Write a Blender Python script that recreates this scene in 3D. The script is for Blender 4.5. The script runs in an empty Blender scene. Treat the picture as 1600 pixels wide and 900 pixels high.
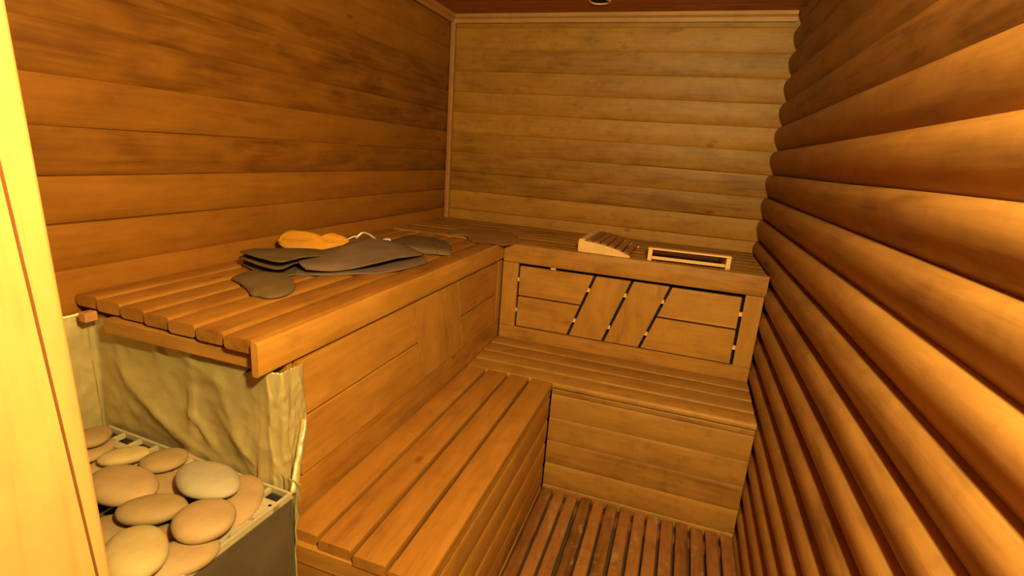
import bpy, bmesh, math, random
from mathutils import Vector, Matrix, Euler, noise
random.seed(7)
S = bpy.context.scene
C = S.collection

# ------------------------------------------------------------------ camera, light, exposure
CAM = Vector((1.311, -2.7291, 1.2835)); F = 800.96
ROT = Euler((1.3135, -0.0717, 0.3273), 'XYZ')
cam_d = bpy.data.cameras.new('camera'); cam = bpy.data.objects.new('camera', cam_d); C.objects.link(cam)
cam.location = CAM; cam.rotation_euler = ROT
cam_d.sensor_width = 36; cam_d.lens = F / 1600 * 36; cam_d.clip_start = 0.02
S.camera = cam
S.view_settings.view_transform = 'Standard'; S.view_settings.look = 'None'
S.view_settings.exposure = -0.45; S.view_settings.gamma = 1.0; S.view_settings.use_curve_mapping = False
wd = bpy.data.worlds.new('world'); S.world = wd; wd.use_nodes = True
wd.node_tree.nodes['Background'].inputs[0].default_value = (1.0, .62, .3, 1)
wd.node_tree.nodes['Background'].inputs[1].default_value = 0.01
def lamp(name, loc, power, color, radius):
    d = bpy.data.lights.new(name, 'POINT'); d.energy = power; d.color = color; d.shadow_soft_size = radius
    o = bpy.data.objects.new(name, d); C.objects.link(o); o.location = loc; return o
lamp('sauna_bulb_light', (1.47, -2.60, 1.66), 190, (1.0, .95, .38), .04)
lamp('jamb_fill_light', (1.36, -2.98, 1.40), 2, (1.0, .97, .38), .06)  # added weak fill to brighten the door jamb, no lamp of the place

# ------------------------------------------------------------------ room measures
W = 1.657; HC = 1.968; HU = .897; HL = .45; A = .579; E_ = .600; B = .934; CD = .953
YF = -2.41          # inner face of the front wall
P0, PITCH = 1.800, .1061   # lap line heights

MR = ROT.to_matrix()
def ray(u, v): return MR @ Vector(((u - 800) / F, (450 - v) / F, -1))
def on(ax, val, u, v):
    d = ray(u, v); t = (val - CAM[ax]) / d[ax]; return CAM + d * t
def onz(u, v, z): return on(2, z, u, v)

# ------------------------------------------------------------------ helpers
def tag(o, label=None, cat=None, group=None, kind=None):
    if label: o['label'] = label
    if cat: o['category'] = cat
    if group: o['group'] = group
    if kind: o['kind'] = kind
    return o
def thing(name, label, cat, loc, group=None):
    o = bpy.data.objects.new(name, None); C.objects.link(o); o.location = loc; o.empty_display_size = .05
    return tag(o, label, cat, group)
ORG = {}
class MB:
    def __init__(s): s.v = []; s.f = []; s.r = []
    def face(s, idx, r): s.f.append(idx); s.r.append(r)
    def box(s, x0, x1, y0, y1, z0, z1, r=None):
        r = random.random() if r is None else r
        b = len(s.v)
        s.v += [Vector(p) for p in ((x0,y0,z0),(x1,y0,z0),(x1,y1,z0),(x0,y1,z0),(x0,y0,z1),(x1,y0,z1),(x1,y1,z1),(x0,y1,z1))]
        for q in ((0,3,2,1),(4,5,6,7),(0,1,5,4),(1,2,6,5),(2,3,7,6),(3,0,4,7)): s.face([b+i for i in q], r)
        return s
    def prism(s, prof, place, a0, a1, n=1, r=None, caps=True, wob=None):
        """prof: closed list of 2D points; place(p, a)->Vector ; extruded a0..a1 in n steps"""
        r = random.random() if r is None else r
        b = len(s.v); m = len(prof)
        for k in range(n + 1):
            a = a0 + (a1 - a0) * k / n
            for p in prof:
                q = place(p, a)
                if wob: q = q + wob(p, a)
                s.v.append(Vector(q))
        for k in range(n):
            for i in range(m):
                j = (i + 1) % m
                s.face([b+k*m+i, b+k*m+j, b+(k+1)*m+j, b+(k+1)*m+i], r)
        if caps:
            s.face([b + i for i in range(m)][::-1], r); s.face([b + n*m + i for i in range(m)], r)
        return s
    def grid(s, fn, nu, nv, r=0.5, closed=False):
        b = len(s.v)
        for j in range(nv + 1):
            for i in range(nu + (0 if closed else 1)):
                s.v.append(Vector(fn(i / nu, j / nv)))
        w = nu if closed else nu + 1
        for j in range(nv):
            for i in range(nu):
                i2 = (i + 1) % w
                s.face([b+j*w+i, b+j*w+i2, b+(j+1)*w+i2, b+(j+1)*w+i], r)
        return s
    def build(s, name, mat, parent=None, smooth=False, bevel=0, seg=2, solid=0, auto=None):
        off = Vector(ORG[parent.name]) if parent is not None and parent.name in ORG else (Vector(parent.location) if parent is not None else Vector())
        me = bpy.data.meshes.new(name)
        me.from_pydata([v - off for v in s.v], [], s.f)
        at = me.attributes.new('rnd', 'FLOAT', 'FACE')
        for i, r in enumerate(s.r): at.data[i].value = r
        me.materials.append(mat)
        bm = bmesh.new(); bm.from_mesh(me); bmesh.ops.recalc_face_normals(bm, faces=bm.faces); bm.to_mesh(me); bm.free()
        if smooth or auto:
            for p in me.polygons: p.use_smooth = True
        o = bpy.data.objects.new(name, me); C.objects.link(o)
        if auto is not None:
            me.set_sharp_from_angle(angle=math.radians(auto))
        if parent is not None:
            o.parent = parent; ORG[o.name] = off
        if solid:
            m = o.modifiers.new('s', 'SOLIDIFY'); m.thickness = solid; m.offset = 0
        if bevel:
            m = o.modifiers.new('b', 'BEVEL'); m.width = bevel; m.segments = seg; m.limit_method = 'ANGLE'; m.angle_limit = math.radians(40)
            m.harden_normals = False
        return o
def catmull(p0, p1, p2, p3, t):
    return .5 * ((2*p1) + (p2-p0)*t + (2*p0-5*p1+4*p2-p3)*t*t + (3*p1-p0-3*p2+p3)*t**3)
def curve_at(P, t):
    n = len(P) - 1; x = min(max(t, 0), 1) * n; i = min(int(x), n - 1)
    g = lambda k: P[k] if 0 <= k <= n else (2*P[0]-P[1] if k < 0 else 2*P[n]-P[n-1])
    return catmull(g(i-1), g(i), g(i+1), g(i+2), x - i)
def patch(rows, nu=40, nv=24, wr=.0015, sc=22):
    rows = [[Vector(p) for p in r] for r in rows]
    def fn(u, v):
        q = curve_at([curve_at(r, u) for r in rows], v)
        return q + noise.noise_vector(q * sc) * wr
    return MB().grid(fn, nu, nv)
def closed_curve(P, t):
    n = len(P); x = (t % 1) * n; i = int(x)
    return catmull(P[(i-1) % n], P[i % n], P[(i+1) % n], P[(i+2) % n], x - i)
def puffy(outline, nrm, top, bot=.004, n=64, rings=9, wr=.002, sc=18, bump=None):
    """closed, rounded body standing on the outline (3D points)"""
    P = [Vector(p) for p in outline]; c = sum(P, Vector()) / len(P); nrm = Vector(nrm).normalized()
    mb = MB(); b = 0; ring = []
    def add(side):
        nonlocal ring
        for k in range(rings, 0, -1) if side > 0 else range(1, rings):
            pass
    # from top pole to bottom pole
    levels = [(math.sin(math.pi/2 * k / rings), top * math.cos(math.pi/2 * k / rings)) for k in range(1, rings + 1)]
    levels += [(math.cos(math.pi/2 * k / 4), -bot * math.sin(math.pi/2 * k / 4)) for k in range(1, 4)]
    mb.v.append(c + nrm * top)
    for (r, h) in levels:
        for i in range(n):
            q = c + (closed_curve(P, i / n) - c) * r + nrm * h
            q = q + nrm * (noise.noise(q * sc) * wr * (1 if h > 0 else 0))
            if bump: q = q + nrm * bump(q)
            mb.v.append(q)
    mb.v.append(c - nrm * bot)
    for i in range(n): mb.face([0, 1 + i, 1 + (i+1) % n], .5)
    for k in range(len(levels) - 1):
        for i in range(n):
            j = (i+1) % n; mb.face([1+k*n+i, 1+(k+1)*n+i, 1+(k+1)*n+j, 1+k*n+j], .5)
    L = 1 + (len(levels) - 1) * n
    for i in range(n): mb.face([len(mb.v)-1, L + (i+1) % n, L + i], .5)
    return mb
def tube(pts, rad, n=8, steps=40):
    P = [Vector(p) for p in pts]; mb = MB()
    pr = [curve_at(P, k / steps) for k in range(steps + 1)]
    for k, q in enumerate(pr):
        d = (pr[min(k+1, steps)] - pr[max(k-1, 0)]).normalized()
        a = d.cross(Vector((0, 0, 1)));  a = a.normalized() if a.length > 1e-4 else Vector((1, 0, 0)); b2 = d.cross(a)
        for i in range(n):
            t = 2 * math.pi * i / n; mb.v.append(q + (a * math.cos(t) + b2 * math.sin(t)) * rad)
    for k in range(steps):
        for i in range(n):
            j = (i+1) % n; mb.face([k*n+i, k*n+j, (k+1)*n+j, (k+1)*n+i], .5)
    mb.face(list(range(n))[::-1], .5); mb.face([steps*n+i for i in range(n)], .5)
    return mb
def rrect(x0, x1, z0, z1, r, seg=4, rl=None):
    """rounded rectangle profile"""
    rl = r if rl is None else rl
    P = []
    for (cx, cz, a0, rr) in ((x1-r, z0+r, -90, r), (x1-r, z1-r, 0, r), (x0+rl, z1-rl, 90, rl), (x0+rl, z0+rl, 180, rl)):
        for k in range(seg + 1):
            t = math.radians(a0 + 90 * k / seg); P.append((cx + rr * math.cos(t), cz + rr * math.sin(t)))
    return P

# ------------------------------------------------------------------ materials
def nt(name):
    m = bpy.data.materials.new(name); m.use_nodes = True; t = m.node_tree
    return m, t, t.nodes['Principled BSDF'], t.links
def wood(name, axis, dark, light, rough=.5, contrast=1.0, knots=True, vary=.28, grime=.22, stain=None):
    dark = (dark[0] * .74, dark[1] * .56, dark[2] * .50); light = (light[0] * .84, light[1] * .67, light[2] * .57)
    m, t, bs, L = nt(name); N = t.nodes
    tc = N.new('ShaderNodeTexCoord'); at = N.new('ShaderNodeAttribute'); at.attribute_name = 'rnd'
    mul = N.new('ShaderNodeVectorMath'); mul.operation = 'SCALE'; mul.inputs[0].default_value = (7.1, 3.7, 5.3)
    L.new(at.outputs['Fac'], mul.inputs['Scale'])
    ad = N.new('ShaderNodeVectorMath'); L.new(tc.outputs['Object'], ad.inputs[0]); L.new(mul.outputs[0], ad.inputs[1])
    def mapped(along, across):
        mp = N.new('ShaderNodeMapping'); s = [across] * 3; s['xyz'.index(axis)] = along
        mp.inputs['Scale'].default_value = s; L.new(ad.outputs[0], mp.inputs[0]); return mp.outputs[0]
    def nz(vec, scale, det, rgh=.5, dist=0):
        n = N.new('ShaderNodeTexNoise'); n.inputs['Scale'].default_value = scale; n.inputs['Detail'].default_value = det
        n.inputs['Roughness'].default_value = rgh; n.inputs['Distortion'].default_value = dist; L.new(vec, n.inputs['Vector']); return n.outputs['Fac']
    def mth(op, a, b, clamp=False):
        n = N.new('ShaderNodeMath'); n.operation = op; n.use_clamp = clamp
        for i, x in enumerate((a, b)):
            if isinstance(x, (int, float)): n.inputs[i].default_value = x
            else: L.new(x, n.inputs[i])
        return n.outputs[0]
    g1 = nz(mapped(.9, 16), 4.0, 6, .6, .6)       # grain
    g2 = nz(mapped(1.6, 5), 3.2, 4, .55, .4)      # broad blotches
    g3 = nz(mapped(3, 3), 6.0, 5, .65)             # weathering
    fac = mth('ADD', mth('MULTIPLY', g1, .55 * contrast), mth('MULTIPLY', g2, .75 * contrast))
    fac = mth('ADD', fac, mth('MULTIPLY', mth('SUBTRACT', at.outputs['Fac'], .5), vary * 1.6))
    fac = mth('SUBTRACT', fac, .15 + .65 * (contrast - 1))
    cr = N.new('ShaderNodeValToRGB'); e = cr.color_ramp.elements
    e[0].position = .10; e[0].color = (*dark, 1); e[1].position = .80; e[1].color = (*light, 1)
    mid = e.new(.42); mid.color = tuple((.42*d + .58*l) for d, l in zip(dark, light)) + (1,)
    L.new(fac, cr.inputs[0]); col = cr.outputs[0]
    def mix(f, a, b, mode='MIX'):
        x = N.new('ShaderNodeMix'); x.data_type = 'RGBA'; x.blend_type = mode
        if isinstance(f, (int, float)): x.inputs[0].default_value = f
        else: L.new(f, x.inputs[0])
        for i, c in ((6, a), (7, b)):
            if isinstance(c, tuple): x.inputs[i].default_value = (*c, 1)
            else: L.new(c, x.inputs[i])
        return x.outputs[2]
    # patches of grime
    gr = N.new('ShaderNodeValToRGB'); gr.color_ramp.elements[0].position = .52; gr.color_ramp.elements[1].position = .74
    L.new(g3, gr.inputs[0]); gf = mth('MULTIPLY', gr.outputs[0], grime)
    col = mix(gf, col, tuple(c * .45 for c in dark))
    if knots:
        vo = N.new('ShaderNodeTexVoronoi'); vo.inputs['Scale'].default_value = 3.3; vo.inputs['Randomness'].default_value = 1
        L.new(mapped(1.0, 2.2), vo.inputs['Vector'])
        kr = N.new('ShaderNodeValToRGB'); kr.color_ramp.elements[0].position = .03; kr.color_ramp.elements[0].color = (1,1,1,1)
        kr.color_ramp.elements[1].position = .09; kr.color_ramp.elements[1].color = (0,0,0,1); L.new(vo.outputs['Distance'], kr.inputs[0])
        vs = N.new('ShaderNodeSeparateColor'); L.new(vo.outputs['Color'], vs.inputs[0])
        kf = mth('MULTIPLY', kr.outputs[0], mth('MULTIPLY', mth('GREATER_THAN', vs.outputs[0], .5), .6))
        col = mix(kf, col, tuple(c * .5 for c in dark))
    if stain:
        sr = N.new('ShaderNodeValToRGB'); sr.color_ramp.elements[0].position = .56; sr.color_ramp.elements[1].position = .68
        L.new(nz(mapped(4, 9), 3.0, 5, .7), sr.inputs[0]); col = mix(mth('MULTIPLY', sr.outputs[0], .6), col, stain)
    L.new(col, bs.inputs['Base Color'])
    bs.inputs['Roughness'].default_value = rough; bs.inputs['Specular IOR Level'].default_value = .3
    bp = N.new('ShaderNodeBump'); bp.inputs['Strength'].default_value = .22; bp.inputs['Distance'].default_value = .002
    L.new(mth('ADD', g1, mth('MULTIPLY', g3, .6)), bp.inputs['Height']); L.new(bp.outputs[0], bs.inputs['Normal'])
    return m
def plain(name, col, rough=.6, metal=0, nscale=8, amount=.25, bump=.2, col2=None, spec=.3, sheen=0, bdist=.002, fine=0):
    m, t, bs, L = nt(name); N = t.nodes
    tc = N.new('ShaderNodeTexCoord'); n = N.new('ShaderNodeTexNoise'); n.inputs['Scale'].default_value = nscale; n.inputs['Detail'].default_value = 6
    n.inputs['Roughness'].default_value = .6
    L.new(tc.outputs['Object'], n.inputs['Vector'])
    cr = N.new('ShaderNodeValToRGB'); c2 = col2 or tuple(c * (1 - amount) for c in col)
    cr.color_ramp.elements[0].position = .35; cr.color_ramp.elements[0].color = (*c2, 1)
    cr.color_ramp.elements[1].position = .65; cr.color_ramp.elements[1].color = (*col, 1)
    L.new(n.outputs['Fac'], cr.inputs[0]); L.new(cr.outputs[0], bs.inputs['Base Color'])
    bs.inputs['Roughness'].default_value = rough; bs.inputs['Metallic'].default_value = metal; bs.inputs['Specular IOR Level'].default_value = spec
    if sheen: bs.inputs['Sheen Weight'].default_value = sheen
    bp = N.new('ShaderNodeBump'); bp.inputs['Strength'].default_value = bump; bp.inputs['Distance'].default_value = bdist
    n2 = N.new('ShaderNodeTexNoise'); n2.inputs['Scale'].default_value = fine or nscale * 6; n2.inputs['Detail'].default_value = 4; L.new(tc.outputs['Object'], n2.inputs['Vector'])
    L.new(n2.outputs['Fac'], bp.inputs['Height']); L.new(bp.outputs[0], bs.inputs['Normal'])
    return m
D1, L1 = (.12, .040, .003), (.42, .185, .022)
RIGHTY = wood('right_wall_wood', 'y', (.10, .038, .010), (.43, .235, .062), vary=.15, grime=.2)
WALLY = wood('wall_wood_along_depth', 'y', D1, L1, vary=.24, contrast=.85, grime=.15)
WALLX = wood('wall_wood_along_width', 'x', (.19, .074, .006), (.54, .285, .045), vary=.20, stain=(.20, .085, .012))
CEILX = wood('ceiling_wood', 'x', (.26, .075, .018), (.60, .21, .05), vary=.2)
BENY = wood('bench_wood_along_depth', 'y', (.22, .085, .010), (.60, .315, .056), vary=.2)
SLATY = wood('bench_slat_wood', 'y', (.19, .074, .010), (.50, .250, .044), vary=.2)
BENX = wood('bench_wood_along_width', 'x', (.24, .10, .012), (.60, .325, .062), vary=.18)
BENZ = wood('bench_wood_upright', 'z', (.25, .105, .012), (.60, .325, .062), vary=.18, knots=False)
OLDX = wood('worn_bench_wood', 'x', (.20, .090, .014), (.52, .295, .066), vary=.16, grime=.35)
TRIMZ = wood('trim_wood_upright', 'z', (.26, .11, .03), (.62, .33, .12), knots=False)
TRIMX = wood('trim_wood_along_width', 'x', (.26, .11, .03), (.62, .34, .13), knots=False)
TRIMY = wood('trim_wood_along_depth', 'y', (.24, .09, .02), (.52, .25, .08), knots=False)
JAMB = wood('door_frame_wood', 'z', (.58, .30, .09), (.80, .45, .17), rough=.35, vary=.06, knots=False, grime=.12)
DECK = wood('wet_duckboard_wood', 'y', (.13, .050, .014), (.42, .20, .065), rough=.4, vary=.3, grime=.4, stain=(.42, .28, .13), knots=False)
PALE = wood('pale_headrest_wood', 'x', (.80, .52, .20), (1.0, .74, .34), vary=.08, knots=False, grime=.1)
BROWN = wood('brown_headrest_slats', 'y', (.22, .085, .03), (.42, .19, .07), vary=.1, knots=False, grime=.2)
BROWNX = wood('brown_headrest_slats_across', 'x', (.22, .085, .03), (.46, .22, .08), vary=.1, knots=False, grime=.2)
FOIL = plain('crinkled_foil', (.54, .39, .16), rough=.36, metal=.35, nscale=5, amount=.2, bump=.7, bdist=.006, fine=16, spec=.5)
STEEL = plain('dark_heater_steel', (.19, .145, .09), rough=.4, metal=.55, nscale=7, amount=.3, bump=.08)
GRILLE = plain('pale_enamelled_grille', (.50, .38, .22), rough=.5, metal=.2, nscale=9, amount=.2, bump=.1)
BLACK = plain('flat_black', (.015, .012, .010), rough=.9, amount=.3)  # plain black; stands for shade in the bench front and the vent hole
NAILM = plain('nail_metal', (.10, .07, .04), rough=.5, metal=.6)
FELTG = plain('grey_felt', (.185, .108, .070), rough=.95, nscale=14, amount=.2, bump=.5, sheen=0, fine=260, spec=.1)
FELTO = plain('olive_grey_felt', (.165, .102, .046), rough=.95, nscale=12, amount=.25, bump=.5, sheen=0, fine=260, spec=.1)
FELTB = plain('greyish_brown_felt', (.180, .105, .044), rough=.95, nscale=12, amount=.22, bump=.5, sheen=0, fine=260, spec=.1)
FELTY = plain('mustard_yellow_felt', (.62, .26, .025), rough=.9, nscale=10, amount=.18, bump=.5, sheen=0, fine=220, spec=.1)
WHITE = plain('white_cord', (.9, .86, .74), rough=.6, amount=.05)

# ------------------------------------------------------------------ room shell: half-log siding
def lapprof(depth):
    # returns offsets (dz from the top of the board as a fraction, recess) for one board, top to bottom
    if depth < .02:
        P = [(0.0, .95), (.006, .10), (.02, .03), (.06, .01), (.20, 0), (.32, .02), (.44, .07), (.56, .155), (.67, .27), (.77, .41), (.86, .57), (.93, .73), (.98, .87), (.995, .95)]
        return [(t, depth * r) for t, r in P]
    P = []
    for k in range(17):
        t = k / 16; t = t if t < 1 else .996
        P.append((t, ((.30 - t) / .30) ** 2.4 * .36 if t < .30 else ((t - .30) / .70) ** 1.9))
    return [(t, depth * r) for t, r in P]
def siding(name, plane, a0, a1, z0, z1, depth, mat, out, back=.045, n=14, parent=None, gap=0, kind='structure'):
    """plane(a, z, d): point at run a, height z, recessed d behind the face"""
    mb = MB()
    k0 = math.floor((P0 - z1) / PITCH) ; zt = P0 - k0 * PITCH
    while zt > z0 + 1e-4:
        prof = [(zt - t * PITCH, d) for t, d in lapprof(depth)]
        cl = [(max(min(z, z1), z0), d) for z, d in prof]
        zb = max(zt - PITCH, z0); ztc = min(zt, z1)
        cl += [(zb, back), (ztc, back)]
        r = random.random(); ph = random.random() * 50
        def wob(p, a, ph=ph):
            w = noise.noise(Vector((a * 1.3 + ph, p[0] * 4, 0)))
            return plane(0, w * .0022, 0) - plane(0, 0, 0)
        mb.prism(cl, lambda p, a: plane(a, p[0], p[1]), a0, a1, n=n, r=r, wob=wob)
        zt -= PITCH
    o = mb.build(name, mat, parent, auto=(40 if depth > .02 else 24))
    if kind: o['kind'] = kind
    return o
siding('wall_left', lambda a, z, d: Vector((-d, a, z)), -2.9, .04, -.04, HC, .014, WALLY, 1)
siding('wall_back', lambda a, z, d: Vector((a, d, z)), -.04, W + .045, -.04, HC, .014, WALLX, 1)
siding('wall_right', lambda a, z, d: Vector((W + d, a, z)), -3.0, .04, -.04, HC, .034, RIGHTY, 1, n=30)
siding('wall_front', lambda a, z, d: Vector((a, YF - d, z)), -.04, .715, -.04, HC, .013, WALLX, 1)
# floor, ceiling
fl = MB().box(-.05, W + .05, -4.2, .05, -.10, -.04); tag(fl.build('floor', plain('dark_floor', (.10, .055, .03), rough=.7)), kind='structure')
cb = MB(); y = .05
while y > -4.2:
    cb.prism(rrect(y - .088, y - .002, HC, HC + .02, .003, 2), lambda p, a: Vector((a, p[0], p[1])), -.05, W + .05, n=1)
    y -= .09
cb.box(-.05, W + .05, -4.2, .05, HC + .018, HC + .03, .3)
tag(cb.build('ceiling', CEILX), kind='structure')
# corridor behind the doorway
cw = MB(); cw.box(-.10, W + .2, -4.2, -4.15, -.04, HC, .4); cw.box(-.14, -.05, -4.2, -2.88, -.04, HC, .5); cw.box(W + .05, W + .1, -4.2, -2.98, -.04, HC, .5)
tag(cw.build('wall_corridor', plain('corridor_wall', (.22, .13, .06), rough=.8)), kind='structure')
# trims
t1 = MB(); t1.prism([(0, HC), (-.030, HC), (-.026, HC-.014), (-.014, HC-.022), (-.012, HC-.040), (0, HC-.040)], lambda p, a: Vector((a, p[0], p[1])), 0, W, n=1)
tag(t1.build('trim_1', TRIMX, auto=30), kind='structure')
t2 = MB(); t2.prism([(0, HC), (.030, HC), (.026, HC-.014), (.014, HC-.022), (.012, HC-.040), (0, HC-.040)], lambda p, a: Vector((p[0], a, p[1])), YF, -.012, n=1)
tag(t2.build('trim_2', TRIMY, auto=30), kind='structure')
t3 = MB(); t3.prism(rrect(0, .028, -.028, 0, .007, 3), lambda p, a: Vector((p[0], p[1], a)), HU + .001, HC - .04, n=1)
tag(t3.build('trim_3', TRIMZ, auto=30), kind='structure')
# door frame on the left: reveal board and a crooked edge strip
XJ = .735
jb = MB()
def jprof(z):   # edge of the strip, seam
    return -2.385, -2.437 + (1.32 - z) * .050
zs = [-.04, .3, .6, .9, 1.2, 1.5, 1.8, HC]
jm = MB()
def strip(y0f, y1f, x1, r):
    b = len(jm.v)
    for z in zs:
        ya, yb = y0f(z), y1f(z)
        jm.v += [Vector((.66, yb, z)), Vector((x1, yb, z)), Vector((x1, ya - .006, z)), Vector((x1 - .002, ya - .002, z)), Vector((x1 - .007, ya, z)), Vector((.66, ya, z))]
    for k in range(len(zs) - 1):
        for i in range(6):
            j = (i + 1) % 6; jm.face([b+k*6+i, b+k*6+j, b+(k+1)*6+j, b+(k+1)*6+i], r)
    jm.face([b+i for i in range(6)][::-1], r); jm.face([b+(len(zs)-1)*6+i for i in range(6)], r)
strip(lambda z: -2.394 - .021 * (z - .764), lambda z: jprof(z)[1] + .0012, XJ, .45)
dr = thing('door_1', None, None, (XJ, -2.5, 0)); dr['kind'] = 'structure'
jm.build('door_trim', JAMB, dr, auto=50)
jb = MB(); b = 0
for z in zs:
    ya = jprof(z)[1] - .0012
    jb.v += [Vector((.69, -3.0, z)), Vector((XJ - .0015, -3.0, z)), Vector((XJ - .0015, ya, z)), Vector((.69, ya, z))]
for k in range(len(zs) - 1):
    for i in range(4):
        j = (i + 1) % 4; jb.face([k*4+i, k*4+j, (k+1)*4+j, (k+1)*4+i], .55)
jb.face([3, 2, 1, 0], .55); jb.face([(len(zs)-1)*4+i for i in range(4)], .55)
jb.build('door_frame', JAMB, dr)
bk = MB().box(.665, .6895, -3.0, -2.45, -.04, HC, .5); bk.build('frame_filler', JAMB, dr)

# ------------------------------------------------------------------ floor grating
dk = thing('duckboard', 'worn brown slatted wooden duckboard on the floor between the benches and right wall', 'duckboard', (1.3, -1.7, -.04))
d = MB()
n = 14; x0, x1 = .941, 1.652; pitch = (x1 - x0 + .009) / n
for k in range(n):
    xa = x0 + k * pitch; dz = random.uniform(-.002, .0015); ye = -.958 - random.uniform(0, .008); sk = random.uniform(-.002, .002)
    d.prism(rrect(xa, xa + pitch - .009, -.022 + dz, dz, .006, 3), lambda p, a, sk=sk: Vector((p[0] + sk * a, a, p[1])), -2.36, ye, n=2)
d.build('slatted_top', DECK, dk, auto=40)
for yy in (-1.02, -1.45, -1.88, -2.30):
    MB().box(.945, 1.65, yy - .02, yy + .02, -.0395, -.0245).build('batten', DECK, dk)

# ------------------------------------------------------------------ lower benches
TH = .026
def xslat(mb, xa, xb, y0, y1, z1, th, r=.005, n=4, wob=.0012):
    ph = random.random() * 40
    mb.prism(rrect(xa, xb, z1 - th, z1, r, 3), lambda p, a: Vector((p[0], a, p[1])), y0, y1, n=n,
             wob=lambda p, a: Vector((noise.noise(Vector((a * 2 + ph, 0, 0))) * wob, 0, noise.noise(Vector((a * 1.7, ph, 0))) * wob)))
def yslat(mb, ya, yb, x0, x1, z1, th, r=.005, n=4, wob=.001):
    ph = random.random() * 40
    mb.prism(rrect(ya, yb, z1 - th, z1, r, 3), lambda p, a: Vector((a, p[0], p[1])), x0, x1, n=n,
             wob=lambda p, a: Vector((0, noise.noise(Vector((a * 2 + ph, 0, 0))) * wob, noise.noise(Vector((a * 1.7, ph, 0))) * wob)))
lb = thing('lower_bench', 'low slatted wooden bench running along the left side, below the cloth-strewn upper bench', 'bench', (.75, -1.45, -.04))
m = MB()
for (xa, xb, ye) in ((.586, .661, -1.956), (.672, .7530, -1.964), (.7645, .8415, -1.972), (.8530, .938, -1.980)):
    xslat(m, xa, xb, ye, -CD - .004, HL, TH, r=.004, n=6)
m.build('slatted_seat', SLATY, lb, auto=40)
for yy in (-1.945, -1.30, -1.04):
    MB().box(.586, .928, yy - .024, yy + .024, HL - TH - .045, HL - TH - .001).build('crossbar', BENX, lb)
def riser(name, plane, a0, a1, z0, z1, mat, parent, depth=.0035, pitch=.1, top=.39):
    mb = MB(); zt = z1; lst = [z1]
    k = top
    while k > z0 + .02: lst.append(k); k -= pitch
    lst.append(z0)
    for i in range(len(lst) - 1):
        za, zb = lst[i], lst[i+1]; h = za - zb
        prof = [(za - t * h, d) for t, d in ((0, depth), (.05, depth*.35), (.15, 0), (.75, .0), (.92, depth*.5), (.995, depth*1.1))] + [(zb, .018), (za, .018)]
        mb.prism(prof, lambda p, a: plane(a, p[0], p[1]), a0, a1, n=4)
    return mb.build(name, mat, parent, auto=28)
riser('riser', lambda a, z, d: Vector((.932 - d, a, z)), -1.93, -CD - .004, -.04, HL - TH - .001, BENY, lb)
ep = MB(); 
for i, (za, zb) in enumerate(((-.04, .10), (.102, .24), (.242, HL - TH - .048))):
    ep.box(.586, .932, -1.966, -1.95, za, zb)
ep.build('end_panel', BENX, lb, bevel=.002)
lbb = thing('lower_bench', 'low bench under the back wall panelling, with long close-set boards over a boarded front', 'bench', (1.2, -.77, -.04))
m = MB(); ys = [-.603, -.690, -.778, -.868, -CD - .004]
for i in range(4):
    yslat(m, ys[i+1] + .0012, ys[i] - .0012, .583, W - .002, HL + .004 * (3 - i), TH, r=.004 if i < 3 else .010)
m.build('slatted_seat', OLDX, lbb, auto=40)
riser('riser', lambda a, z, d: Vector((a, -CD + .004 + d, z)), .936, W - .002, -.04, HL - TH - .001, OLDX, lbb, top=.40)

# ------------------------------------------------------------------ upper benches
ub = thing('upper_bench', 'high slatted wooden bench along the left wall, with felt cloths lying on it', 'bench', (.3, -1.3, -.04))
m = MB(); UT = .028
for k in range(7):
    xa = .004 + k * .0808
    xslat(m, xa, xa + .0730, -1.958 - .078 * xa - random.uniform(0, .006), -E_ - .012, HU, UT, r=.009, n=6)
m.build('slatted_seat', SLATY, ub, auto=40)
m = MB(); xslat(m, .5668, A + .004, -2.010, -E_ - .002, HU + .001, .071, r=.005, n=6, wob=.0008); m.build('front_rail', BENY, ub, auto=40)
MB().box(.125, .563, -1.985, -1.955, HU - UT - .040, HU - UT - .007, .3).build('crossbar', BENX, ub, bevel=.002)
MB().box(.004, .563, -1.25, -1.21, HU - UT - .034, HU - UT - .001, .3).build('crossbar', BENX, ub, bevel=.002)
MB().box(.058, .080, -1.992, -1.965, .846, HU - UT - .001, .9).build('support_block', TRIMZ, ub, bevel=.002)
MB().box(.004, .5725, -1.925, -1.910, -.04, .866, .5).build('end_panel', BENX, ub)
MB().box(.550, .560, -1.909, -E_ + .02, HL - .03, HU - .072, .5).build('backing_board', wood('shade_backing_wood', 'y', (.03, .012, .004), (.06, .022, .007)), ub)  # board coloured near-black so the panel joints read as shadow lines
# panels of the front (plane x = A)
def quad(pl, pts, d0, d1, r=None):
    mb = MB(); mb.prism(pts, lambda p, a: pl(p[0], p[1], a), d0, d1, n=1, r=r); return mb
plL = lambda a, z, d: Vector((A - .008 + d, a, z))
def ly(u, v): q = on(0, A, u, v); return q.y, q.z
l1 = (ly(644.4, 477.8), ly(663, 592)); l2 = (ly(684.4, 457.8), ly(696.7, 564.4)); l3 = (ly(715.6, 444.4), ly(722, 544))
def at(l, z): (a, za), (b, zb) = l; return a + (b - a) * (z - za) / (zb - za)
ZT, ZB, g = .8195, .5415, .0028
def seg(la, lb_, za, zb):
    return [(la(zb) + g, zb), (lb_(zb) - g, zb), (lb_(za) - g, za), (la(za) + g, za)]
c0 = lambda z: -1.902; c9 = lambda z: -.655; f1 = lambda z: at(l1, z); f2 = lambda z: at(l2, z); f3 = lambda z: at(l3, z)
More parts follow.
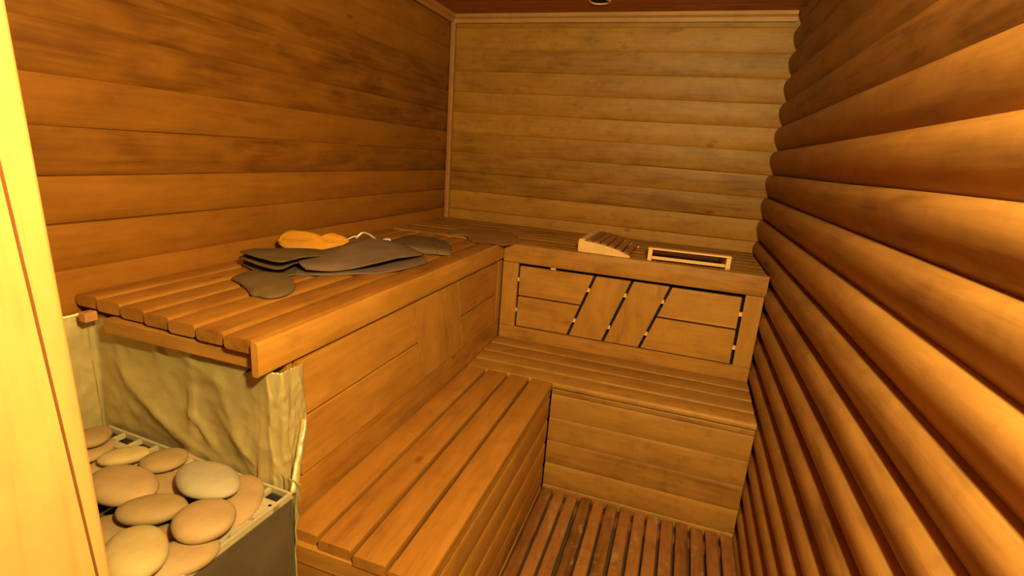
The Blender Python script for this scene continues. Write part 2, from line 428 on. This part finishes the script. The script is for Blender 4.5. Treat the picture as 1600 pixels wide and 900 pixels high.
for (pa, pb, za, zb, d, mt, r) in ((c0, f1, ZT, .6865, .010, BENY, .62), (c0, f1, .6800, ZB, .010, BENY, .5), (f1, f2, ZT, ZB, .0095, BENZ, .6), (f2, f3, ZT, ZB, .0105, BENZ, .5),
                           (f3, c9, ZT, .6790, .009, BENY, .35), (f3, c9,.6725, ZB, .0095, BENY, .45)):
    quad(plL, seg(pa, pb, za, zb), -.009, d, r).build('panel_board', mt, ub, bevel=.0015)
quad(plL, [(-.650, .5405), (-E_ - .002, .5405), (-E_ - .002, ZT + .001), (-.650, ZT + .001)], 0, .0095, .4).build('stile', BENZ, ub, bevel=.0012)
quad(plL, [(-1.935, HL - TH), (-E_ - .002, HL - TH), (-E_ - .002, .5365), (-1.935, .5365)], 0, .0085, .25).build('bottom_rail', BENY, ub, bevel=.0012)

ubb = thing('upper_bench', 'high bench under the back wall, its front set with boards outlined by black gaps', 'bench', (1.1, -.3, -.04))
m = MB(); ys = [-.004, -.086, -.168, -.250, -.332, -.414, -.496, -.581]
for i in range(7):
    yslat(m, ys[i+1] + .003, ys[i] - .003, .004, W - .002, HU, UT, r=.006)
m.build('slatted_seat', OLDX, ubb, auto=40)
YB = -E_
m = MB(); yslat(m, YB - .002, -.580, A + .006, W + .003, HU + .001, .083, r=.005, wob=.0006); m.build('front_rail', BENX, ubb, auto=40)
plB = lambda a, z, d: Vector((a, YB + .018 - d, z))
OX0, OX1, OZ0, OZ1 = .655, 1.590, .518, .814
quad(plB, [(A + .004, HL - TH), (W - .001, HL - TH), (W - .001, OZ0), (A + .004, OZ0)], 0, .018, .4).build('bottom_rail', BENX, ubb, bevel=.0015)
quad(plB, [(A + .004, OZ0 + .001), (OX0, OZ0 + .001), (OX0, OZ1), (A + .004, OZ1)], 0, .018, .5).build('stile', BENZ, ubb, bevel=.0015)
quad(plB, [(OX1, OZ0 + .001), (W - .001, OZ0 + .001), (W - .001, OZ1), (OX1, OZ1)], 0, .018, .6).build('stile', BENZ, ubb, bevel=.0015)
s1 = ((.998, .806), (.906, .524)); s2 = ((1.154, .804), (1.061, .523)); s3 = ((1.308, .798), (1.217, .522))
g = .0058
h0 = lambda z: .6575; h9 = lambda z: 1.5840; k1 = lambda z: at(s1, z); k2 = lambda z: at(s2, z); k3 = lambda z: at(s3, z)
for (pa, pb, za, zb, d, mt, r) in ((h0, k1, .803, .6690, .016, BENX, .55), (h0, k1, .6620, .5240, .016, BENX, .45), (k1, k2, .803, .523, .0165, BENZ, .6), (k2, k3, .803, .523, .016, BENZ, .45),
                           (k3, h9, .801, .6720, .0165, BENX, .8), (k3, h9, .664, .5230, .016, BENX, .65)):
    quad(plB, seg(pa, pb, za, zb), -.002, d, r).build('panel_board', mt, ubb, bevel=.002)
for (u, v, ax) in ((864, 420, 0), (809.5, 437, 1), (805, 484, 1), (918, 454, 1), (896, 501.5, 1), (975, 462, 1), (949.5, 512, 1), (1034, 472, 1), (1008, 522, 1), (1157, 492, 1), (1145.5, 544, 1)):
    q = on(1, YB, u, v); hx, hz = (.011, .006) if ax == 0 else (.009, .008)
    MB().box(q.x - hx, q.x + hx, YB + .006, YB + .017, q.z - hz, q.z + hz, .8).build('spacer', PALE, ubb)
MB().box(A + .004, W - .001, YB + .060, YB + .066, HL - .02, HU - .032, .5).build('shade_lining', BLACK, ubb)  # black sheet standing for the shade in the hollow behind the boards

# ------------------------------------------------------------------ foil behind the heater
ft = thing('foil_sheet', 'crinkled silver foil sheet wrapped over the bench end above the sauna heater', 'foil', (.3, -1.99, 0))
path = [Vector(p) for p in ((.006, -2.38), (.006, -2.20), (.006, -2.00), (.030, -1.942), (.15, -1.948), (.35, -1.958), (.50, -1.968), (.566, -1.974), (.590, -1.960), (.593, -1.93), (.593, -1.9035))]
path = [Vector((p.x, p.y, 0)) for p in path]
CREASES = []
for (u0, v0, u1, v1, hgt, wd_) in ((306, 548, 312, 735, .012, .012), (308, 640, 352, 700, .010, .010), (178, 560, 300, 690, .012, .022), (236, 505, 262, 600, .008, .012),
        (205, 600, 380, 745, .010, .030), (120, 520, 150, 640, .010, .016), (262, 530, 345, 590, .006, .016), (345, 580, 395, 700, .009, .018), (170, 505, 205, 600, .006, .014), (352, 640, 412, 715, .008, .014)):
    qa, qb = on(1, -1.955, u0, v0), on(1, -1.955, u1, v1)
    CREASES.append((Vector((qa.x, qa.z)), Vector((qb.x, qb.z)), hgt, wd_))
def foil(u, v):
    # u along path, v 0 top .. 1 bottom
    x = u * (len(path) - 1); i = min(int(x), len(path) - 2); q = path[i].lerp(path[i+1], x - i)
    top = .852 + .012 * noise.noise(Vector((u * 13, 0, 3))) if u < .32 else (.850 - .012 * (u - .32) / .38 + .004 * noise.noise(Vector((u * 30, 0, 0))))
    if u > .70: top = .822 + .006 * noise.noise(Vector((u * 40, 1, 0)))
    bot = .545 if u < .8 else .545 + .11 * (u - .8) / .2
    z = top + (bot - top) * v
    # flare and wrinkles
    out = Vector((1, 0, 0)) if u < .28 else (Vector((0, -1, 0)) if u < .68 else Vector((.8, -.6, 0)) if u < .80 else Vector((1, 0, 0)))
    pz = Vector((q.x * 3.2 + (q.y * 3.2), z * 2.6, 0))
    wr = .004 * noise.noise(pz * 2.2) + .0022 * (1 - abs(noise.noise(pz * 8)) * 2)
    if .25 < u < .70:
        for (A2, B2, hgt, wd_) in CREASES:
            ab = B2 - A2; tt = max(0, min(1, (Vector((q.x, z)) - A2).dot(ab) / ab.length_squared)); dd = (Vector((q.x, z)) - A2 - ab * tt).length
            wr += hgt * math.exp(-dd / wd_) * (.35 + .65 * math.sin(math.pi * min(max(tt, .12), .88)))
    else:
        wr += .006 * (1 - abs(noise.noise(Vector((q.y * 25, z * 5, 7)))) * 2)
        if u > .7: wr += (1 - (u - .7) * 2.9) * .007 * (1 - abs(noise.noise(Vector((q.x * 30, q.y * 45, z * 14)))) * 3) + .003 * noise.noise(Vector((q.y * 120, z * 60, q.x * 90)))
    amp = min(1, v * 5 + .15) * (1 if u < .70 else .75)
    fl = .006 * v ** 2 if u < .66 else .034 * max(0, v - .45) ** 1.4 * (1 - max(0, u - .8) * 4)
    return (q + out * (max(wr, -.001) * amp * (1 - .5 * max(0, v - .8) / .2) + fl + .002)) + Vector((0, 0, z))
fm = MB().grid(foil, 150, 70)
fo = fm.build('foil_wrap', FOIL, ft, smooth=True, solid=.0006)
def foil2(u, v):
    z = .600 - .62 * v; w = .052 * (1 - u) + .006 * noise.noise(Vector((u * 3, z * 20, 0)))
    return Vector((.655 - .060 * u + .004 * noise.noise(Vector((0, z * 25, 2))) - .018 * min(v * 4, 1) * (1-u), -1.990 + .012 * u + .006 * noise.noise(Vector((u * 8, z * 30, 5))), z))
MB().grid(foil2, 16, 90).build('foil_edge', FOIL, ft, smooth=True, solid=.0006)
# bright upright fold where the sheet meets the bench side
def foil3(u, v):
    z = .70 - .125 * v
    q = Vector((.600 + .034 * v, -1.915 - .070 * v, z))
    a = u * 2 - 1
    return q + Vector((.010 * (1 - a * a) * (1 - .3 * v), .012 * a * (.25 + min(v, .8)), 0)) + noise.noise_vector(q * 60) * .002
MB().grid(foil3, 10, 30).build('foil_fold', FOIL, ft, smooth=True, solid=.0006)
for (u, v) in ((205, 510), (248, 519), (290, 541), (348, 557), (395, 576)):
    q = on(1, -1.965, u, v); yo = -1.944 - .05 * q.x; mb = MB()
    mb.prism([(.0035 * math.cos(t * math.pi / 4), .0035 * math.sin(t * math.pi / 4)) for t in range(8)], lambda p, a, q=q: Vector((q.x + p[0], a, q.z + p[1])), yo - .012, yo)
    mb.build('nail', NAILM, ft)

# ------------------------------------------------------------------ heater
hx0, hx1, hy0, hy1, hz = .075, .638, -2.372, -1.995, .577
ht = thing('sauna_heater', 'grey steel sauna heater with a slotted pale rim, full of flat stones', 'heater', ((hx0+hx1)/2, (hy0+hy1)/2, -.04))
b = MB(); t_ = .006; zb_ = .0; zt_ = hz - .012
b.box(hx0, hx1, hy0, hy0 + t_, zb_, zt_, .5); b.box(hx0, hx1, hy1 - t_, hy1, zb_, zt_, .5); b.box(hx0, hx0 + t_, hy0 + t_, hy1 - t_, zb_, zt_, .5); b.box(hx1 - t_, hx1, hy0 + t_, hy1 - t_, zb_, zt_, .5)
b.box(hx0 + t_, hx1 - t_, hy0 + t_, hy1 - t_, zb_, .02, .5)
b.build('body', STEEL, ht, bevel=.002)
MB().box(hx0 + .008, hx1 - .008, hy0 + .008, hy1 - .008, .50, .510, .5).build('firebox', BLACK, ht)
for (fx, fy) in ((hx0 + .03, hy0 + .03), (hx1 - .05, hy0 + .03), (hx0 + .03, hy1 - .05), (hx1 - .05, hy1 - .05)):
    MB().box(fx, fx + .02, fy, fy + .02, -.04, .0, .5).build('foot', STEEL, ht)
rm = MB(); z0_, z1_ = hz - .012, hz
rm.box(hx0, hx1, hy1 - .006, hy1, z0_, z1_ + .002, .5)                 # back outer bar
rm.box(hx0, hx1, hy1 - .052, hy1 - .034, z0_, z1_, .5)                 # back inner bar
x = hx0
while x < hx1 - .02: rm.box(x, x + .009, hy1 - .034, hy1 - .006, z0_, z1_, .5); x += .0560
rm.box(hx0 + .02, hx1 - .05, hy1 - .076, hy1 - .064, z0_, z1_, .5)
rm.box(hx1 - .006, hx1, hy0, hy1 - .006, z0_, z1_ + .003, .5)          # right outer lip
rm.box(hx1 - .046, hx1 - .016, hy0, hy1 - .052, z0_, z1_, .5)
y = hy1 - .044
ny = 0
while y > hy0 + .03:
    rm.box(hx1 - .016, hx1 - .006, y - .043, y, z0_, z1_, .5); y -= .0515
rm.box(hx1 - .058, hx1 - .052, hy0, hy1 - .05, z0_, z1_, .5)
rm.box(hx0, hx0 + .03, hy0, hy1 - .044, z0_, z1_, .5); rm.box(hx0 + .03, hx1 - .046, hy0, hy0 + .03, z0_, z1_, .5)
rm.build('slotted_rim', GRILLE, ht, bevel=.0012)
gr = MB(); x = hx0 + .05
while x < hx1 - .06: gr.box(x, x + .006, hy0 + .03, hy1 - .045, .545, .551, .5); x += .035
gr.box(hx0 + .03, hx1 - .05, hy0 + .1, hy0 + .106, .538, .5445, .5); gr.box(hx0 + .03, hx1 - .05, hy1 - .15, hy1 - .144, .538, .5445, .5)
gr.build('stone_grate', STEEL, ht)
ang = math.radians(-2.6); pv = Vector((hx1, hy1, 0)); ht.location = Matrix.Rotation(ang, 3, 'Z') @ (ht.location - pv) + pv; ht.rotation_euler = (0, 0, ang)

# ------------------------------------------------------------------ heater stones
def stone_mat(name, c, c2): return plain(name, c, rough=.75, nscale=16, bump=.25, col2=c2, fine=90, spec=.25)
ST = stone_mat('tan_stone', (.40, .24, .11), (.32, .185, .08))
SG = stone_mat('grey_stone', (.38, .29, .18), (.31, .235, .145))
SY = stone_mat('yellowish_stone', (.46, .31, .125), (.37, .245, .10))
SB = stone_mat('brown_stone', (.34, .205, .085), (.26, .155, .06))
GS = 'flat round stones heaped in the sauna heater'
def stone(u, v, w, h, rot, z, tk, mat, label, tilt=0):
    """flat pebble: (u, v) where it lies, w/h apparent half sizes, rot direction on the pile, z centre height, tk half thickness"""
    q = onz(u, v, z); J1 = onz(u + 1, v, z) - q; J2 = onz(u, v - 1, z) - q     # ground step per picture pixel
    ppm = 1 / J1.length; th = math.asin((CAM.z - z) / (q - CAM).length)
    tp = tk * math.cos(th) * ppm * 1.1
    hp = math.sqrt(max(h * h - tp * tp, (.45 * h) ** 2))
    cr, sr = math.cos(math.radians(rot)), math.sin(math.radians(rot))
    seed = random.random() * 99; mb = MB(); NU, NV = 40, 20
    ex = random.uniform(2.0, 2.35)
    def fn(uu, vv):
        t = uu * 2 * math.pi; p = (vv - .5) * math.pi
        c, s_ = math.cos(t), math.sin(t)
        r = (abs(c) ** ex + abs(s_) ** ex) ** (-1 / ex)
        cp = math.cos(p); cp = cp ** .75 if cp > 0 else 0
        X, Y, Z = r * c * cp, r * s_ * cp, math.sin(p)
        k = 1 + .07 * noise.noise(Vector((X * 1.1 + seed, Y * 1.1, Z * .5)))
        ix, iy = w * X * k, hp * Y * k
        px, py = ix * cr - iy * sr, ix * sr + iy * cr
        return q + J1 * px + J2 * py + Vector((0, 0, Z * tk))
    mb.grid(fn, NU, NV, closed=True)
    o = mb.build('heater_stone', mat, None, smooth=True)
    # recentre origin
    for vtx in o.data.vertices: vtx.co -= q
    o.location = q
    bm = bmesh.new(); bm.from_mesh(o.data); bmesh.ops.remove_doubles(bm, verts=bm.verts, dist=1e-5); bmesh.ops.recalc_face_normals(bm, faces=bm.faces); bm.to_mesh(o.data); bm.free()
    tag(o, label, 'stone', GS); return o
STONES = [
 # lower layer
 (250, 764, 38, 32, -10, .566, .015, ST, 'tan stone mostly buried under the round orange-tan one and the pale grey one'),
 (376, 781, 39, 27, 52, .577, .016, ST, 'tan stone tucked behind the right one, leaning out from under the pale grey stone'),
 (281, 872, 61, 25, 22, .580, .017, ST, 'wide tan stone nearest the camera beside the heater rim'),
 (180, 832, 34, 26, 0, .566, .015, SB, 'tan stone at the left, half hidden under the pale yellowish stone'),
 (276, 728, 28, 17, 30, .566, .012, SY, 'pale stone peeking out beneath the brown oval near the slotted rim'),
 (175, 732, 40, 16, 12, .568, .013, SY, 'pale tan stone hidden beneath the large orange-tan one at the left'),
 (152, 704, 30, 12, 25, .572, .012, ST, 'small tan stone at the far left, lying under another beside the door frame'),
 (262, 836, 26, 16, 0, .564, .013, SB, 'small brown stone showing between the long stone and the pale yellowish one'),
 # upper layer
 (146, 683, 31, 15, 18, .598, .013, SB, 'small brown-tan stone farthest back at the left, nearest the foil corner'),
 (194, 713, 40, 14, 12, .596, .014, SY, 'pale yellowish oval stone in the back row left of the brown oval'),
 (257, 719, 38, 17, 14, .594, .014, SB, 'smooth brown oval stone lying next to the slots of the rim'),
 (190, 757, 54, 32, 4, .604, .021, ST, 'large round orange-tan stone at the left of the heap'),
 (324, 750, 49, 30, -2, .612, .019, SG, 'pale grey round stone, the greyest in the heap'),
 (237, 796, 56, 23, 10, .602, .018, SB, 'long olive-brown stone in the middle of the heap'),
 (319, 813, 50, 31, 18, .606, .020, ST, 'large smooth tan stone by the right rim, in front of the grey one'),
 (212, 864, 54, 40, 24, .612, .022, SY, 'biggest pale yellowish stone at the front left of the heap'),
]
for i, a_ in enumerate(STONES):
    k_ = 1.16 if i < 8 else 1.06
    stone(a_[0], a_[1], a_[2] * k_, a_[3] * k_, *a_[4:])

# ------------------------------------------------------------------ headrests
def headrest(loc, rot, label, slat_mat, side_mat):
    """tall end at local y=0 (front), falls towards +y; slats run along x"""
    r_ = thing('headrest', label, 'headrest', loc, None); r_.rotation_euler = (0, 0, rot)
    Wd, Ln, Ht = .318, .222, .048
    prof = [(0, .004), (0, Ht)]
    for k in range(1, 11):
        t = k / 10; prof.append((Ln * t, .008 + (Ht - .008) * (1 - t ** 2.3)))
    prof += [(Ln, .0), (.006, 0)]
    def bld(mb, name, mat, par=r_, **kw):
        o = mb.build(name, mat, None, **kw); o.parent = par; return o
    for s in (0, 1):
        mb = MB(); xa = 0 if s == 0 else Wd - .017
        mb.prism(prof, lambda p, a: Vector((a, p[0], p[1])), xa, xa + .017, r=.6); bld(mb, 'side_panel', side_mat, bevel=.0012)
    nS = 7
    for k in range(nS):
        t0 = (k + .08) / nS; ya = Ln * t0; yb = ya + Ln / nS * .78
        f = lambda y: .008 + (Ht - .008) * (1 - (y / Ln) ** 2.3)
        mb = MB(); mb.prism([(ya, f(ya) + .0005), (yb, f(yb) + .0005), (yb, f(yb) + .0075), (ya, f(ya) + .0075)], lambda p, a: Vector((a, p[0], p[1])), .0175 if 0 else -.001, Wd + .001, r=.5)
        bld(mb, 'slat', slat_mat if k else side_mat, bevel=.001)
    MB_ = MB().box(.018, Wd - .018, .003, .013, .010, .022, .6); bld(MB_, 'crossbar', side_mat, bevel=.0012)
    return r_
h2 = headrest((1.200, -.592, HU), math.radians(3), 'slatted headrest with its pale open end facing the room, the right one', BROWNX, PALE)
h1 = headrest((.918, -.258, HU), math.radians(-90 - 2), 'wedge headrest with a pale curved side panel, left one of two on the back bench', BROWNX, PALE)

# ------------------------------------------------------------------ felt things on the left bench
def R_(*pts): return [onz(u, v, z) for (u, v, z) in pts]
H = HU + .003
g1 = thing('felt_cloth', 'large dark grey felt cloth, folded over in layers at its left end', 'cloth', onz(520, 425, HU))
patch([R_((459,429,H),(500,430,H),(545,429,H),(590,427,H),(630,421,H),(668,411,H)),
       R_((462,420,H+.004),(500,422,H+.004),(545,421,H+.004),(590,418,H+.004),(630,413,H+.006),(664,404,H+.008)),
       R_((466,405,H+.004),(505,404,H+.004),(545,402,H+.004),(590,400,H+.004),(625,398,H+.006),(652,396,H+.010))], 50, 16).build('lower_layer', FELTG, g1, smooth=True, solid=.005)
patch([R_((478,421,H+.018),(510,424,H+.012),(545,421,H+.012),(578,413,H+.026),(620,404,H+.030),(662,398,H+.022)),
       R_((468,412,H+.030),(505,413,H+.028),(545,408,H+.030),(580,402,H+.036),(618,397,H+.038),(652,394,H+.028)),
       R_((465,402,H+.034),(505,399,H+.038),(545,392,H+.044),(580,388,H+.048),(612,388,H+.046),(645,390,H+.030)),
       R_((475,397,H+.030),(510,391,H+.036),(545,382,H+.048),(578,372,H+.060),(606,377,H+.052),(632,385,H+.032)),
       R_((490,392,H+.006),(520,386,H+.006),(550,379,H+.012),(582,372,H+.024),(606,375,H+.018),(630,383,H+.006))], 60, 40).build('upper_layer', FELTG, g1, smooth=True, solid=.005)
patch([R_((462,429,H+.002),(440,433,H+.002),(425,432,H+.003),(400,424,H+.005),(378,413,H+.006)),
       R_((470,413,H+.005),(450,413,H+.009),(430,409,H+.013),(402,404,H+.015),(384,402,H+.015)),
       R_((482,408,H+.026),(462,411,H+.028),(437,420,H+.030),(405,414,H+.030),(374,403,H+.028)),
       R_((490,400,H+.030),(465,399,H+.033),(440,398,H+.036),(410,396,H+.038),(386,395,H+.036)),
       R_((505,399,H+.040),(472,402,H+.050),(440,409,H+.054),(408,403,H+.054),(376,394,H+.048)),
       R_((516,394,H+.030),(490,391,H+.042),(460,390,H+.046),(425,390,H+.048),(392,390,H+.044)),
       R_((512,391,H+.006),(490,389,H+.008),(460,389,H+.010),(425,389,H+.010),(397,389,H+.010))], 44, 84, wr=.001).build('folded_end', FELTO, g1, smooth=True, solid=.004)
tube(R_((556,372,H+.045),(566,364,H+.062),(576,366,H+.066),(584,372,H+.062),(592,378,H+.056),(599,375,H+.056),(608,374,H+.052),(609,377,H+.048)), .0036).build('edging', WHITE, g1, smooth=True)
tube(R_((536,377,H+.040),(545,373,H+.046),(552,370,H+.052),(559,369,H+.055)), .002).build('edging', WHITE, g1, smooth=True)

gm = puffy(R_((361,436,H),(372,430,H),(395,424,H),(425,424,H),(448,431,H),(461,443,H),(459,455,H),(444,463,H),(425,467,H),(412,466,H),(402,463,H),(392,461,H),(384,452,H),(374,444,H)), (0, 0, 1), .017, .001, wr=.004, sc=14)
o = gm.build('felt_mitt', FELTB, None, smooth=True); tag(o, 'flat greyish-brown felt mitt lying alone in front of the folded grey cloth', 'mitt')

# mustard hat: crown body and rolled brim, propped on the cloth
hc = onz(478, 404, HU + .004)
def tl(u, v, k=0.0):
    # plane through hc, leaning back
    n_ = Vector((.30, -.62, .72)).normalized(); d = ray(u, v); o_ = hc + n_ * k
    t = (o_ - CAM).dot(n_) / d.dot(n_); return CAM + d * t
hat = thing('felt_hat', 'mustard yellow felt hat lying crumpled behind the grey cloth', 'hat', hc)
pts = [(433,377),(437,368),(450,362),(470,361),(492,365),(507,371),(519,372),(521,364),(530,366),(541,371),(545,376),(535,383),(516,389),(500,394),(490,399),(482,404),(472,399),(458,393),(442,387)]
puffy([tl(u, v) for u, v in pts], (.30, -.62, .72), .016, .008, wr=.006, sc=20, n=90,
      bump=lambda q: -.006 * math.exp(-((q.z - (hc.z + .060)) / .008) ** 2)).build('crown', FELTY, hat, smooth=True)
tube([tl(u, v, .010) for u, v in ((437,378),(441,370),(452,365),(472,364),(492,368),(508,374),(520,378))], .0055, steps=50).build('brim', FELTY, hat, smooth=True)

gt = thing('folded_cloth', 'small folded olive-grey felt cloth on the left bench, right of the big grey one', 'cloth', onz(655, 392, HU))
patch([R_((640,392,H),(660,396,H),(682,398,H),(704,399,H)),
       R_((630,386,H+.014),(655,387,H+.017),(680,390,H+.016),(705,393,H+.008)),
       R_((612,384,H+.012),(640,378,H+.020),(672,381,H+.020),(706,387,H+.008)),
       R_((604,382,H+.006),(630,372,H+.016),(664,373,H+.016),(700,380,H+.006)),
       R_((612,378,H),(634,369,H),(664,370,H),(692,376,H))], 40, 30).build('folded_felt', FELTO, gt, smooth=True, solid=.004)
tube(R_((683,396,H+.006),(684,391,H+.017),(682,385,H+.021),(676,379,H+.021)), .0016).build('hem', FELTG, gt, smooth=True)

mt = puffy(R_((700,366,H),(726,369,H),(738,378,H),(762,380,H),(786,384,H),(806,380,H),(812,374,H),(800,364,H),(770,359,H),(730,357,H),(706,360,H)), (0, 0, 1), .006, .001, wr=.002)
o = mt.build('seat_mat', wood('thin_brown_mat', 'x', (.22, .12, .04), (.40, .24, .09), knots=False), None, smooth=True)
tag(o, 'thin brownish mat lying flat over the corner where the two high benches meet', 'mat')

# ------------------------------------------------------------------ ceiling vent
q = on(2, HC, 937, 0)
vt = thing('ceiling_vent', 'small round dark vent with a pale rim in the wooden ceiling', 'vent', (q.x, q.y, HC))
mb = MB()
def ring(u, v):
    t = u * 2 * math.pi; pr = [(.052, 0), (.052, -.004), (.047, -.008), (.042, -.008), (.040, -.004), (.040, 0)]
    x = v * (len(pr) - 1); i = min(int(x), len(pr) - 2); f = x - i
    r = pr[i][0] + (pr[i+1][0] - pr[i][0]) * f; z = pr[i][1] + (pr[i+1][1] - pr[i][1]) * f
    return Vector((q.x + r * math.cos(t), q.y + r * math.sin(t), HC + z))
mb.grid(ring, 40, 5, closed=True); mb.build('rim', PALE, vt, auto=40)
mb = MB(); mb.prism([(.040 * math.cos(2*math.pi*k/32), .040 * math.sin(2*math.pi*k/32)) for k in range(32)], lambda p, a: Vector((q.x + p[0], q.y + p[1], a)), HC - .003, HC)
mb.build('hole_shade_disc', BLACK, vt)  # black disc painting the darkness of the open vent hole
